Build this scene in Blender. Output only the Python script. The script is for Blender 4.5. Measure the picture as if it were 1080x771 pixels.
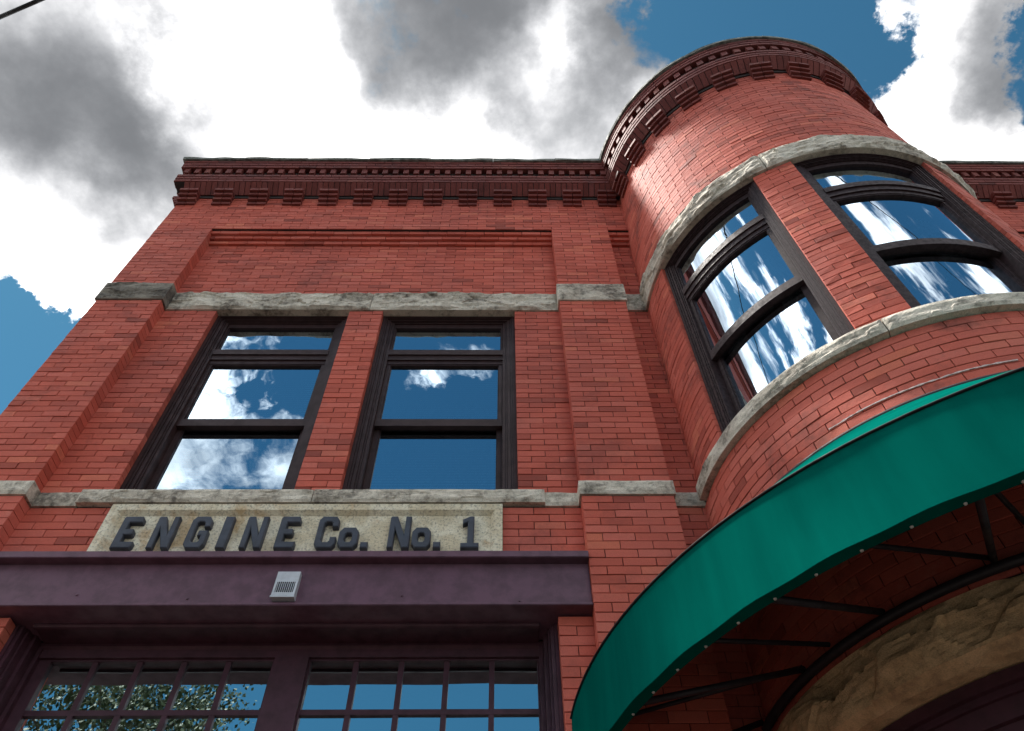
import bpy, bmesh, math, random
import numpy as np
from mathutils import Vector, Matrix, noise

random.seed(7)
R_ = math.radians
scene = bpy.context.scene
for o in list(bpy.data.objects):
    bpy.data.objects.remove(o)
COL = scene.collection

# ------------------------------------------------------------------ camera
F_PX, PITCH, YAW, ROLL = 798.215, R_(53.93177), R_(1.08938), R_(-0.78881)
CAM = Vector((0.0, -3.825, 1.6))
fw = Vector((math.sin(YAW) * math.cos(PITCH), math.cos(YAW) * math.cos(PITCH), math.sin(PITCH)))
rt0 = Vector((math.cos(YAW), -math.sin(YAW), 0)); up0 = rt0.cross(fw)
rt = math.cos(ROLL) * rt0 + math.sin(ROLL) * up0
up = -math.sin(ROLL) * rt0 + math.cos(ROLL) * up0
cam_d = bpy.data.cameras.new('camera'); cam = bpy.data.objects.new('camera', cam_d); COL.objects.link(cam)
cam_d.sensor_width = 36; cam_d.sensor_fit = 'HORIZONTAL'; cam_d.lens = F_PX / 1080 * 36
cam_d.clip_start = .05; cam_d.clip_end = 3000
M = Matrix((rt, up, -fw)).transposed().to_4x4(); M.translation = CAM
cam.matrix_world = M
scene.camera = cam

def pix_dir(x, y):
    return ((x - 540) / F_PX * rt - (y - 385.5) / F_PX * up + fw).normalized()
def pix_mirror(x, y):                       # sky direction seen in a facade window
    d = pix_dir(x, y); return Vector((d.x, -d.y, d.z))
def turret_mirror(x, y, deg):               # the same in the turret glass that faces deg from straight ahead
    d = pix_dir(x, y); n_ = Vector((math.sin(R_(deg)), -math.cos(R_(deg)), 0)); return d - 2 * d.dot(n_) * n_
def to_pix(p):
    q = Vector(p) - CAM; k = q.dot(fw)
    return 540 + F_PX * q.dot(rt) / k, 385.5 - F_PX * q.dot(up) / k, k

# ------------------------------------------------------------------ world, sun, exposure
SUN_DIR = Vector((-.36, .13, .92)).normalized()
SUN_EL = math.asin(SUN_DIR.z); SUN_AZ = math.atan2(SUN_DIR.x, SUN_DIR.y)
world = bpy.data.worlds.new('World'); scene.world = world; world.use_nodes = True

class NT:
    """tiny helper round a node tree"""
    def __init__(s, tree): s.t = tree; tree.nodes.clear()
    def n(s, typ, **kw):
        nd = s.t.nodes.new(typ)
        for k, v in kw.items():
            if k.startswith('_'): nd.inputs[k[1:]].default_value = v
            else: setattr(nd, k, v)
        return nd
    def l(s, a, b): s.t.links.new(a, b)
    def val(s, x, sock):
        if hasattr(x, 'is_linked'): s.l(x, sock)
        else: sock.default_value = x
    def math(s, op, a, b=None, c=None, clamp=False):
        nd = s.n('ShaderNodeMath', operation=op); nd.use_clamp = clamp
        s.val(a, nd.inputs[0])
        if b is not None: s.val(b, nd.inputs[1])
        if c is not None: s.val(c, nd.inputs[2])
        return nd.outputs[0]
    def vmath(s, op, a, b=None):
        nd = s.n('ShaderNodeVectorMath', operation=op)
        s.val(a, nd.inputs[0])
        if b is not None: s.val(b, nd.inputs[1])
        return nd.outputs['Value'] if op == 'DOT_PRODUCT' else nd.outputs[0]
    def maprange(s, v, a, b, c=0., d=1., smooth=True):
        nd = s.n('ShaderNodeMapRange'); nd.interpolation_type = 'SMOOTHSTEP' if smooth else 'LINEAR'
        s.val(v, nd.inputs[0])
        for i, x in enumerate((a, b, c, d)): nd.inputs[i + 1].default_value = x
        return nd.outputs[0]
    def mix(s, f, a, b, blend='MIX'):
        nd = s.n('ShaderNodeMix', data_type='RGBA', blend_type=blend)
        s.val(f, nd.inputs[0])
        for x, k in ((a, 6), (b, 7)):
            if hasattr(x, 'is_linked'): s.l(x, nd.inputs[k])
            else: nd.inputs[k].default_value = (*x, 1) if len(x) == 3 else x
        return nd.outputs[2]
    def noise(s, vec, scale, detail=4, rough=.55, dist=0., lac=2.0):
        nd = s.n('ShaderNodeTexNoise', _Scale=scale, _Detail=detail, _Roughness=rough, _Distortion=dist, _Lacunarity=lac)
        if vec is not None: s.l(vec, nd.inputs['Vector'])
        return nd.outputs['Fac']

w = NT(world.node_tree)
wout = w.n('ShaderNodeOutputWorld'); bg = w.n('ShaderNodeBackground', _Strength=.10)
sky = w.n('ShaderNodeTexSky', sky_type='NISHITA'); sky.sun_disc = False
sky.sun_elevation = SUN_EL; sky.sun_rotation = SUN_AZ
sky.air_density = 1.0; sky.dust_density = .3; sky.ozone_density = 2.0; sky.altitude = 300
tc = w.n('ShaderNodeTexCoord'); D = tc.outputs['Generated']
sep = w.n('ShaderNodeSeparateXYZ'); w.l(D, sep.inputs[0])
den = w.math('ADD', w.math('MAXIMUM', sep.outputs[2], 0.0), .32)
cmb = w.n('ShaderNodeCombineXYZ')
w.l(w.math('DIVIDE', sep.outputs[0], den), cmb.inputs[0]); w.l(w.math('DIVIDE', sep.outputs[1], den), cmb.inputs[1])
cmb.inputs[2].default_value = 3.3
P = cmb.outputs[0]
cov = w.noise(P, 3.6, 10, .62, .3)
wn = w.n('ShaderNodeTexNoise', _Scale=5.5, _Detail=8, _Roughness=.62); w.l(D, wn.inputs['Vector'])
wv_ = w.n('ShaderNodeVectorMath', operation='MULTIPLY_ADD'); w.l(w.vmath('SUBTRACT', wn.outputs['Color'], (.5, .5, .5)), wv_.inputs[0]); wv_.inputs[1].default_value = (.34, .34, .34); w.l(D, wv_.inputs[2])
DW = w.vmath('NORMALIZE', wv_.outputs[0])
def blob(d, r0, r1, wt, dw=None):
    v = w.vmath('DOT_PRODUCT', dw or DW, tuple(d))
    return w.maprange(v, math.cos(R_(r1)), math.cos(R_(r0)), 0, wt)
acc = w.math('ADD', w.math('MULTIPLY', w.math('SUBTRACT', cov, .5), 1.9), .54)
# gaps (negative) and banks (positive) of cloud, where the photograph or its window reflections show them
for d, r0, r1, wt in (
        (pix_dir(380, 90), 6, 34, .26), (pix_dir(90, 150), 4, 20, .22), (pix_dir(1000, 60), 1, 9, .18),
        (pix_dir(810, -8), 1, 7.6, -.55), (pix_dir(1078, 92), .3, 5.5, -.55), (pix_dir(0, 425), 2, 8.5, -.60),
        (pix_dir(680, 15), .3, 4, -.28), (pix_dir(1010, 165), 1, 6, .25), (pix_dir(640, 60), 1, 5, .12),
        (pix_mirror(360, 430), 4, 26, -.42), (pix_mirror(205, 490), 1, 10, .62), (pix_mirror(250, 362), 1, 4, .30),
        (pix_mirror(425, 420), 0, 5, .29), (pix_mirror(500, 362), 0, 5, .32), (pix_mirror(300, 760), 8, 26, -.5), (pix_mirror(900, 260), 3, 14, -.32), (turret_mirror(800, 320, -52), 2, 14, -.32)):
    acc = w.math('ADD', acc, blob(d, r0, r1, wt))
mask = w.maprange(acc, .40, .62)
thick = w.maprange(acc, .50, 1.0)
# light and dark in the cloud: thin edges and the part round the sun glow, thick bellies are grey
gn = w.noise(P, 2.6, 7, .52, .3); gn2 = w.noise(P, 9., 7, .6)
wv2 = w.n('ShaderNodeVectorMath', operation='MULTIPLY_ADD'); w.l(w.vmath('SUBTRACT', wn.outputs['Color'], (.5, .5, .5)), wv2.inputs[0]); wv2.inputs[1].default_value = (.16, .16, .16); w.l(D, wv2.inputs[2])
DW2 = w.vmath('NORMALIZE', wv2.outputs[0])
sd = w.vmath('DOT_PRODUCT', D, tuple(SUN_DIR))
halo = w.maprange(sd, math.cos(R_(72)), math.cos(R_(5)))
grey = w.math('ADD', w.math('MULTIPLY', w.math('SUBTRACT', gn, .5), 1.3), .5)
for d, r0, r1, wt in ((pix_dir(40, 75), 2, 19, .48), (pix_dir(450, 15), 0, 9.5, .36), (pix_dir(270, 100), 1, 8, -.30), (pix_dir(600, 145), 0, 7, .30), (pix_dir(1055, 60), 0, 6, .30), (pix_dir(60, 260), 1, 9, -.2), (pix_dir(660, 40), 0, 5, .2)):
    grey = w.math('ADD', grey, blob(d, r0, r1, wt, DW2))
gsum = w.math('ADD', w.math('MULTIPLY', grey, .72), w.math('MULTIPLY', gn2, .36))
belly = w.maprange(gsum, .36, .95)
white = w.math('MULTIPLY_ADD', halo, 9.5, 6.6)
lum = w.math('MULTIPLY', w.math('POWER', white, w.math('SUBTRACT', 1.0, belly)), w.math('POWER', .46, belly))
tint = w.mix(belly, (1.05, 1.0, .95), (.96, 1.0, 1.07))
hcol = w.mix(1.0, tint, lum, 'MULTIPLY')
skyc = w.mix(1.0, sky.outputs[0], (.098, .215, .212), 'MULTIPLY')
w.l(w.mix(mask, skyc, hcol), bg.inputs[0]); w.l(bg.outputs[0], wout.inputs[0])

sun_d = bpy.data.lights.new('sun', 'SUN'); sun = bpy.data.objects.new('sun', sun_d); COL.objects.link(sun)
sun_d.energy = 2.2; sun_d.angle = R_(6); sun_d.color = (1, .95, .88)
sun.rotation_euler = (-SUN_DIR).to_track_quat('-Z', 'Y').to_euler(); sun.location = (0, 0, 30)
scene.view_settings.view_transform = 'Standard'; scene.view_settings.look = 'None'
scene.view_settings.exposure = 2.3; scene.view_settings.gamma = 1
scene.render.engine = 'CYCLES'
scene.cycles.max_bounces = 8; scene.cycles.diffuse_bounces = 4; scene.cycles.glossy_bounces = 4
scene.cycles.transparent_max_bounces = 12; scene.cycles.caustics_reflective = False; scene.cycles.caustics_refractive = False

# ------------------------------------------------------------------ materials
MAT = {}
def material(name):
    m = bpy.data.materials.new(name); m.use_nodes = True; MAT[name] = m
    t = NT(m.node_tree)
    out = t.n('ShaderNodeOutputMaterial'); b = t.n('ShaderNodeBsdfPrincipled'); t.l(b.outputs[0], out.inputs[0])
    g = t.n('ShaderNodeNewGeometry')
    return m, t, b, g.outputs['Position'], out
def bump(t, b, h, strength, dist):
    bp = t.n('ShaderNodeBump', _Strength=strength, _Distance=dist); t.l(h, bp.inputs['Height']); t.l(bp.outputs[0], b.inputs['Normal'])

def brick_material(name, dark, tone=1.):
    m, t, b, pos, _ = material(name)
    a = t.n('ShaderNodeAttribute', attribute_name='v'); v = a.outputs['Color']
    s = t.n('ShaderNodeSeparateColor'); t.l(v, s.inputs[0])
    base = t.n('ShaderNodeValToRGB'); cr = base.color_ramp
    cr.elements[0].position = 0; cr.elements[0].color = (.30, .062, .042, 1)
    cr.elements[1].position = 1; cr.elements[1].color = (.68, .175, .105, 1)
    for p_, c_ in ((.15, (.46, .092, .061, 1)), (.5, (.60, .124, .082, 1)), (.85, (.64, .158, .115, 1))):
        e = cr.elements.new(p_); e.color = c_
    t.l(s.outputs[0], base.inputs[0])
    n1 = t.noise(pos, 2.2, 6, .62, .6); n2 = t.noise(pos, 26, 5, .6); n3 = t.noise(pos, 240, 3, .6)
    big = t.maprange(t.noise(pos, .55, 4, .6, .6), .42, .66)
    st = t.maprange(t.math('ADD', n1, t.math('MULTIPLY', n2, .30)), .66 if dark < .8 else .58, .92 if dark < .8 else .84)
    c = t.mix(t.math('MULTIPLY', st, dark), base.outputs[0], (.10, .038, .034))
    c = t.mix(t.math('MULTIPLY', big, .30), c, (.27, .085, .078))
    fl = t.maprange(n3, .30, .62)
    c = t.mix(t.math('MULTIPLY', t.math('SUBTRACT', 1., fl), .25), c, (.14, .04, .03))
    pale = t.maprange(t.noise(pos, 8, 4, .6), .60, .80)
    c = t.mix(t.math('MULTIPLY', pale, .22), c, (.55, .26, .21))
    if tone < 1: c = t.mix(1., c, (tone, tone * 1.12, tone * 1.35), 'MULTIPLY')  # cornice brick: darker brown, with the shade of its undersides put into the colour
    t.l(c, b.inputs['Base Color']); b.inputs['Roughness'].default_value = .74
    b.inputs['Specular IOR Level'].default_value = .22
    h = t.math('ADD', t.math('MULTIPLY', n3, .5), n2)
    bump(t, b, h, .55, .006)
    return m
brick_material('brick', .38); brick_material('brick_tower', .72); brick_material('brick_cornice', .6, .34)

m, t, b, pos, _ = material('mortar')
t.l(t.mix(t.noise(pos, 30, 4), (.022, .016, .015), (.05, .036, .033)), b.inputs['Base Color']); b.inputs['Roughness'].default_value = .95

m, t, b, pos, _ = material('brick_far')          # side walls, seen by no one from the street front
bt = t.n('ShaderNodeTexBrick', _Scale=1.0); bt.inputs['Color1'].default_value = (.42, .085, .06, 1); bt.inputs['Color2'].default_value = (.33, .065, .05, 1); bt.inputs['Mortar'].default_value = (.08, .06, .055, 1)
bt.inputs['Mortar Size'].default_value = .004; bt.inputs['Brick Width'].default_value = .2135; bt.inputs['Row Height'].default_value = .065
sx = t.n('ShaderNodeSeparateXYZ'); t.l(pos, sx.inputs[0]); cx_ = t.n('ShaderNodeCombineXYZ')
t.l(t.math('ADD', sx.outputs[0], sx.outputs[1]), cx_.inputs[0]); t.l(sx.outputs[2], cx_.inputs[1]); t.l(cx_.outputs[0], bt.inputs['Vector'])
t.l(bt.outputs[0], b.inputs['Base Color']); b.inputs['Roughness'].default_value = .8

def stone_material(name, light, mid, darkc, soot):
    m, t, b, pos, _ = material(name)
    n1 = t.noise(pos, 3.5, 6, .6, .5); n2 = t.noise(pos, 22, 6, .65, .3); n3 = t.noise(pos, 160, 4, .6)
    c = t.mix(t.maprange(n1, .35, .65), light, mid)
    c = t.mix(t.math('MULTIPLY', t.maprange(t.math('ADD', t.math('MULTIPLY', n1, .5), t.math('MULTIPLY', n2, .6)), .50, .74), soot), c, darkc)
    c = t.mix(t.math('MULTIPLY', t.maprange(n3, .35, .7), .3), c, darkc)
    t.l(c, b.inputs['Base Color']); b.inputs['Roughness'].default_value = .9
    bump(t, b, t.math('ADD', t.math('MULTIPLY', n3, .35), n2), .8, .012)
stone_material('stone', (.77, .71, .60), (.56, .50, .41), (.058, .048, .040), .85)
stone_material('stone_sooty', (.30, .27, .22), (.17, .15, .125), (.035, .03, .027), .85)
stone_material('stone_warm', (.80, .60, .34), (.66, .47, .25), (.14, .10, .07), .5)
m, t, b, pos, _ = material('tablet')
n1 = t.noise(pos, 5, 5, .6, .4); n2 = t.noise(pos, 60, 5, .7); n3 = t.noise(pos, 3.1, 5, .6, .8)
c = t.mix(t.maprange(n1, .4, .62), (.84, .78, .62), (.68, .59, .42))
c = t.mix(t.math('MULTIPLY', t.maprange(n3, .54, .68), .65), c, (.50, .30, .12))
c = t.mix(t.math('MULTIPLY', t.maprange(n2, .48, .66), .62), c, (.17, .145, .115))
t.l(c, b.inputs['Base Color']); b.inputs['Roughness'].default_value = .9; bump(t, b, n2, .9, .009)

def paint(name, col, rough=.4, var=.25, bstr=.15, scale=9):
    m, t, b, pos, _ = material(name)
    n1 = t.noise(pos, scale, 5, .6); n2 = t.noise(pos, 120, 3)
    dk = tuple(x * (1 - var) for x in col); lt = tuple(min(1, x * (1 + var * .6)) for x in col)
    t.l(t.mix(t.maprange(n1, .35, .68), lt, dk), b.inputs['Base Color'])
    t.l(t.maprange(n1, .3, .7, rough * .85, min(1, rough * 1.25)), b.inputs['Roughness'])
    bump(t, b, n2, bstr, .002); b.inputs['Specular IOR Level'].default_value = .3
    return m
paint('frame_paint', (.036, .017, .017), .5)
paint('frame_weathered', (.030, .015, .017), .55, .35, .25, 30)
paint('girder_paint', (.135, .068, .098), .42, .22, .25)
paint('door_paint', (.064, .025, .037), .45, .25, .2)
paint('letter_paint', (.052, .060, .082), .45, .2)
paint('grey_metal', (.50, .53, .58), .38, .15)
paint('dark_gap', (.006, .006, .008), .8)
paint('frame_steel', (.018, .016, .02), .5)
paint('room', (.10, .09, .085), .9)
paint('curtain', (.30, .28, .26), .9, .4)
paint('coping', (.20, .21, .19), .8, .5, .6, 14)
paint('caulk', (.62, .50, .48), .9, .3, .6, 60)
paint('cable', (.012, .012, .013), .6)
paint('snap', (.5, .5, .47), .4)
paint('bark', (.11, .085, .06), .95, .5, .8, 20)
paint('pavement', (.058, .044, .036), .9, .25, .4, 3)
paint('asphalt', (.05, .05, .052), .9, .3, .5, 4)
paint('white_paint', (.75, .75, .72), .7)
m, t, b, pos, out = material('canvas')
wv = t.noise(pos, 700, 2); mp = t.n('ShaderNodeMapping'); mp.inputs['Scale'].default_value = (5, 5, .7); t.l(pos, mp.inputs['Vector']); n1 = t.noise(mp.outputs[0], 1.6, 6, .6)
t.l(t.mix(t.maprange(n1, .3, .7), (.0008, .100, .079), (.0006, .080, .064)), b.inputs['Base Color'])
b.inputs['Roughness'].default_value = .75; b.inputs['Specular IOR Level'].default_value = 0.
bump(t, b, wv, .25, .001)
m, t, b, pos, _ = material('leaf')
a = t.n('ShaderNodeAttribute', attribute_name='v')
t.l(t.mix(a.outputs['Fac'], (.022, .042, .012), (.06, .085, .03)), b.inputs['Base Color']); b.inputs['Roughness'].default_value = .6

def glass_material(name, refl, tint, wav):
    m = bpy.data.materials.new(name); m.use_nodes = True; MAT[name] = m
    t = NT(m.node_tree)
    out = t.n('ShaderNodeOutputMaterial'); gl = t.n('ShaderNodeBsdfGlossy', _Roughness=.004); gl.inputs['Color'].default_value = (*tint, 1)
    tr = t.n('ShaderNodeBsdfTransparent'); tr.inputs['Color'].default_value = (.55, .6, .6, 1)
    g = t.n('ShaderNodeNewGeometry')
    n1 = t.noise(g.outputs['Position'], 2.5, 2, .4); bp = t.n('ShaderNodeBump', _Strength=wav, _Distance=.02); t.l(n1, bp.inputs['Height'])
    t.l(bp.outputs[0], gl.inputs['Normal'])
    fr = t.n('ShaderNodeFresnel', _IOR=1.5)
    f = t.math('ADD', refl, t.math('MULTIPLY', fr.outputs[0], .9), clamp=True)
    mx = t.n('ShaderNodeMixShader'); t.l(f, mx.inputs[0]); t.l(tr.outputs[0], mx.inputs[1]); t.l(gl.outputs[0], mx.inputs[2]); t.l(mx.outputs[0], out.inputs[0])
glass_material('glass', .62, (.66, .84, 1.0), .06)
glass_material('glass_old', .62, (.70, .85, 1.0), .07)
glass_material('glass_door', .78, (.80, .95, 1.0), .06)

# ------------------------------------------------------------------ mesh helpers
class Flat:                                     # u runs along x, d is depth into the wall from plane y0
    def __init__(s, y0=0., x0=0.): s.y0 = y0; s.x0 = x0
    def __call__(s, u, d, z): return (s.x0 + u, s.y0 + d, z)
    step = 99.
class Round:                                    # u is arc length on the tower face, d depth towards the axis
    def __init__(s, c, r): s.c = c; s.r = r; s.step = r * R_(2.6)
    def __call__(s, u, d, z):
        a = u / s.r; q = s.r - d
        return (s.c[0] + q * math.sin(a), s.c[1] - q * math.cos(a), z)
TC = (3.06, .12); TR = 1.64
FRONT = Flat(0.); WALL = Flat(.12); TOWER = Round(TC, TR)
def A(deg): return R_(deg) * TR

class MB:
    def __init__(s): s.v = []; s.f = []; s.c = []; s.sm = []
    def quad(s, pts, col=None, smooth=False):
        k = len(s.v); s.v.extend(pts); s.f.append(tuple(range(k, k + len(pts)))); s.c.append(col); s.sm.append(smooth)
    def box(s, m, u0, u1, d0, d1, z0, z1, col=None, ends=True):
        n = max(1, int(math.ceil((u1 - u0) / m.step - 1e-6)))
        k = len(s.v)
        for i in range(n + 1):
            u = u0 + (u1 - u0) * i / n
            for d, z in ((d0, z0), (d0, z1), (d1, z1), (d1, z0)): s.v.append(m(u, d, z))
        for i in range(n):
            a = k + 4 * i
            for j in range(4):
                q = (j + 1) % 4
                s.f.append((a + j, a + 4 + j, a + 4 + q, a + q)); s.c.append(col); s.sm.append(False)
        if ends:
            a = k; s.f.append((a, a + 1, a + 2, a + 3)); s.c.append(col); s.sm.append(False)
            a = k + 4 * n; s.f.append((a + 3, a + 2, a + 1, a)); s.c.append(col); s.sm.append(False)
    def sweep(s, m, prof, u0, u1, col=None, n=None, jit=None):
        """closed (d,z) profile along u"""
        n = n or max(1, int(math.ceil((u1 - u0) / m.step)))
        k = len(s.v); L = len(prof)
        for i in range(n + 1):
            u = u0 + (u1 - u0) * i / n
            for j, (d, z) in enumerate(prof):
                if jit: dd, dz = jit(u, j); s.v.append(m(u, d + dd, z + dz))
                else: s.v.append(m(u, d, z))
        for i in range(n):
            for j in range(L):
                q = (j + 1) % L; a = k + L * i
                s.f.append((a + j, a + L + j, a + L + q, a + q)); s.c.append(col); s.sm.append(False)
        s.f.append(tuple(range(k, k + L))); s.c.append(col); s.sm.append(False)
        s.f.append(tuple(range(k + L * n + L - 1, k + L * n - 1, -1))); s.c.append(col); s.sm.append(False)
    def brick(s, m, u0, u1, z0, z1, d=0., dep=.105, col=(.5, .5, .5, 1), ch=.0022):
        n = 1 if m.step > 9 else (2 if (u1 - u0) > .12 else 1)
        k = len(s.v); e = [random.uniform(-.0016, .0016) for _ in range(4)]
        for i in range(n + 1):
            f = i / n; u = u0 + (u1 - u0) * f
            ui = u0 + ch + (u1 - u0 - 2 * ch) * f
            s.v.append(m(u, d + dep, z0)); s.v.append(m(u, d + ch, z0))
            s.v.append(m(ui, d + e[0] * (1 - f) + e[1] * f, z0 + ch)); s.v.append(m(ui, d + e[2] * (1 - f) + e[3] * f, z1 - ch))
            s.v.append(m(u, d + ch, z1)); s.v.append(m(u, d + dep, z1))
        for i in range(n):
            a = k + 6 * i
            for j in range(5): s.f.append((a + j, a + 6 + j, a + 7 + j, a + j + 1)); s.c.append(col); s.sm.append(False)
        a = k
        for q in ((a, a + 1, a + 4, a + 5), (a + 1, a + 2, a + 3, a + 4)): s.f.append(q); s.c.append(col); s.sm.append(False)
        a = k + 6 * n
        for q in ((a + 5, a + 4, a + 1, a), (a + 4, a + 3, a + 2, a + 1)): s.f.append(q); s.c.append(col); s.sm.append(False)
    def tube(s, p0, p1, r, n=8, r1=None, col=None):
        p0 = Vector(p0); p1 = Vector(p1); ax = (p1 - p0).normalized(); r1 = r if r1 is None else r1
        a = ax.orthogonal().normalized(); b_ = ax.cross(a); k = len(s.v)
        for p, rr in ((p0, r), (p1, r1)):
            for i in range(n):
                t_ = 2 * math.pi * i / n; s.v.append(tuple(p + rr * (math.cos(t_) * a + math.sin(t_) * b_)))
        for i in range(n):
            j = (i + 1) % n; s.f.append((k + i, k + j, k + n + j, k + n + i)); s.c.append(col); s.sm.append(True)
        s.f.append(tuple(range(k + n - 1, k - 1, -1))); s.c.append(col); s.sm.append(False)
        s.f.append(tuple(range(k + n, k + 2 * n))); s.c.append(col); s.sm.append(False)
    def build(s, name, mat, parent=None, fixn=True):
        me = bpy.data.meshes.new(name); me.from_pydata([tuple(p) for p in s.v], [], s.f)
        if any(c is not None for c in s.c):
            at = me.color_attributes.new('v', 'FLOAT_COLOR', 'CORNER')
            arr = []
            for f, c in zip(s.f, s.c): arr.extend((c or (.5, .5, .5, 1)) * len(f))
            at.data.foreach_set('color', arr)
        me.polygons.foreach_set('use_smooth', s.sm)
        if fixn:
            bm = bmesh.new(); bm.from_mesh(me); bmesh.ops.recalc_face_normals(bm, faces=bm.faces); bm.to_mesh(me); bm.free()
        me.update()
        o = bpy.data.objects.new(name, me); COL.objects.link(o); me.materials.append(MAT[mat])
        if parent: o.parent = parent
        return o
def empty(name, loc=(0, 0, 0), parent=None):
    o = bpy.data.objects.new(name, None); COL.objects.link(o); o.location = loc; o.empty_display_size = .2
    if parent: o.parent = parent
    return o
def tag(o, label, cat, group=None):
    o['label'] = label; o['category'] = cat
    if group: o['group'] = group
    return o

def rock(name, m, u0, u1, z0, z1, d0, dep, amp, parent, mat='stone', res=.014, seed=0., chip=.5, fs=1., cell=.22):
    """rock-faced stone: front face d0 (negative = proud) broken by noise, edges dressed"""
    s = MB(); L = u1 - u0; H = z1 - z0
    nu = max(4, int(L / res)); nz = max(4, int(H / res))
    if L / nu * nu > 0 and m.step < 9: nu = max(nu, int(L / (m.step * .5)))
    idx = {}
    for i in range(nu + 1):
        for j in range(nz + 1):
            u = u0 + L * i / nu; z = z0 + H * j / nz
            e = min(u - u0, u1 - u, (z - z0), (z1 - z)); fe = min(1, e / min(.03, H * .25)); fe = fe * fe * (3 - 2 * fe)
            q = Vector((u * 3.2 * fs + seed, z * 9 * fs + seed * .7, seed))
            big = noise.fractal(q, .9, 2.1, 5)
            rid = 1 - abs(noise.noise(Vector((u * 5 * fs + seed, z * 13 * fs, 3.1 + seed))))
            stp = noise.cell(Vector((u * 6 + .8 * noise.noise(q * 2), z * 16 + .8 * noise.noise(q * 1.7), seed)))
            fl = 0.
            if cell < .1:
                kz = (z - z0) / H + .30 * noise.fractal(Vector((u * 2.3 + seed, z * 1.5, 7.7)), .8, 2.2, 4)
                fl = .9 * min(1, max(0, (.68 - kz) / .03)) - .35 + .35 * min(1, max(0, noise.noise(Vector((u * 3.1 + seed, z * 4, 1.1))) / .05))
            h = amp * (fl * (1 if cell < .1 else 0) + .40 + .55 * big + .30 * (rid - .7) + cell * stp) * fe
            # edges wander a little: chipped arrises
            cz = 0
            if j in (0, nz): cz = (1 if j == 0 else -1) * max(0, noise.noise(Vector((u * 7 + seed, j * 1.7, 1.3)))) * amp * chip * .6
            idx[i, j] = len(s.v); s.v.append(m(u, d0 - h + (abs(cz) * .8), z + cz))
    for i in range(nu):
        for j in range(nz):
            s.f.append((idx[i, j], idx[i + 1, j], idx[i + 1, j + 1], idx[i, j + 1])); s.c.append(None); s.sm.append(False)
    back = {}
    ring = [(i, 0) for i in range(nu + 1)] + [(nu, j) for j in range(1, nz + 1)] + [(i, nz) for i in range(nu - 1, -1, -1)] + [(0, j) for j in range(nz - 1, 0, -1)]
    for (i, j) in ring:
        back[i, j] = len(s.v); s.v.append(m(u0 + L * i / nu, d0 + dep, z0 + H * j / nz))
    for a, b_ in zip(ring, ring[1:] + ring[:1]):
        s.f.append((idx[b_], idx[a], back[a], back[b_])); s.c.append(None); s.sm.append(False)
    return s.build(name, mat, parent)

# ------------------------------------------------------------------ ground
s = MB(); s.quad([(-600, -700, -.16), (700, -700, -.16), (700, 700, -.16), (-600, 700, -.16)]); g_ = s.build('ground', 'asphalt'); g_['kind'] = 'structure'
s = MB(); s.quad([(-300, -18, -.155), (300, -18, -.155), (300, -5.2, -.155), (-300, -5.2, -.155)]); r_ = s.build('road', 'asphalt'); r_['kind'] = 'structure'
s = MB()
for i in range(-16, 22):
    for j in range(4):
        s.box(Flat(), i * 1.5 + .006, i * 1.5 + 1.494, -5.0 + j * 1.25 + .006, -5.0 + j * 1.25 + 1.244, -.15, random.uniform(-.003, 0))
pv = s.build('pavement', 'pavement'); pv['kind'] = 'structure'
s = MB(); s.box(Flat(), -24, 33, -5.16, -5.0, -.25, .003); kb = s.build('kerb', 'pavement'); kb['kind'] = 'structure'
s = MB(); s.box(Flat(), -60, 60, -22, -18, -.25, 0.); pv2 = s.build('far_pavement', 'pavement'); pv2['kind'] = 'structure'
s = MB(); s.box(Flat(), -60, 60, -11.7, -11.58, -.16, -.148); cl = s.build('centre_line', 'white_paint'); cl['kind'] = 'structure'

# ------------------------------------------------------------------ the firehouse
FH = tag(empty('brick_firehouse', (-1.38, 1.5, 0)), 'red brick firehouse with round corner bay, stone bands and corbelled cornice', 'building')
_PINV = Matrix.Translation((1.38, -1.5, 0))
class PartParent: pass
def sub(o):          # parts are modelled in world space
    o.matrix_parent_inverse = _PINV; return o
def bp(s, name, mat, parent=None, **k):
    o = s.build(name, mat, parent or FH, **k)
    if (parent or FH) is FH: sub(o)
    return o
XL, XR = -3.935, 1.50          # facade left corner, meets tower
PL0, PL1 = -3.935, -3.310
PR0, PR1 = .546, 1.188
Z_B0, Z_B1, Z_L0, Z_L1, Z_P, Z_C = 5.320, 5.456, 7.921, 8.233, 9.487, 10.514
W1 = (-2.805, -1.508); W2 = (-1.182, .108)
DOOR = (-2.975, .335); Z_G0, Z_G1 = 4.435, 4.817
TAB = (-2.725, -.003, 4.83, 5.335)
BL, JT = .2135, .0050
BRICKS = []          # (mapping, u0,u1,z0,z1,d,dep,tower?)
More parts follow.
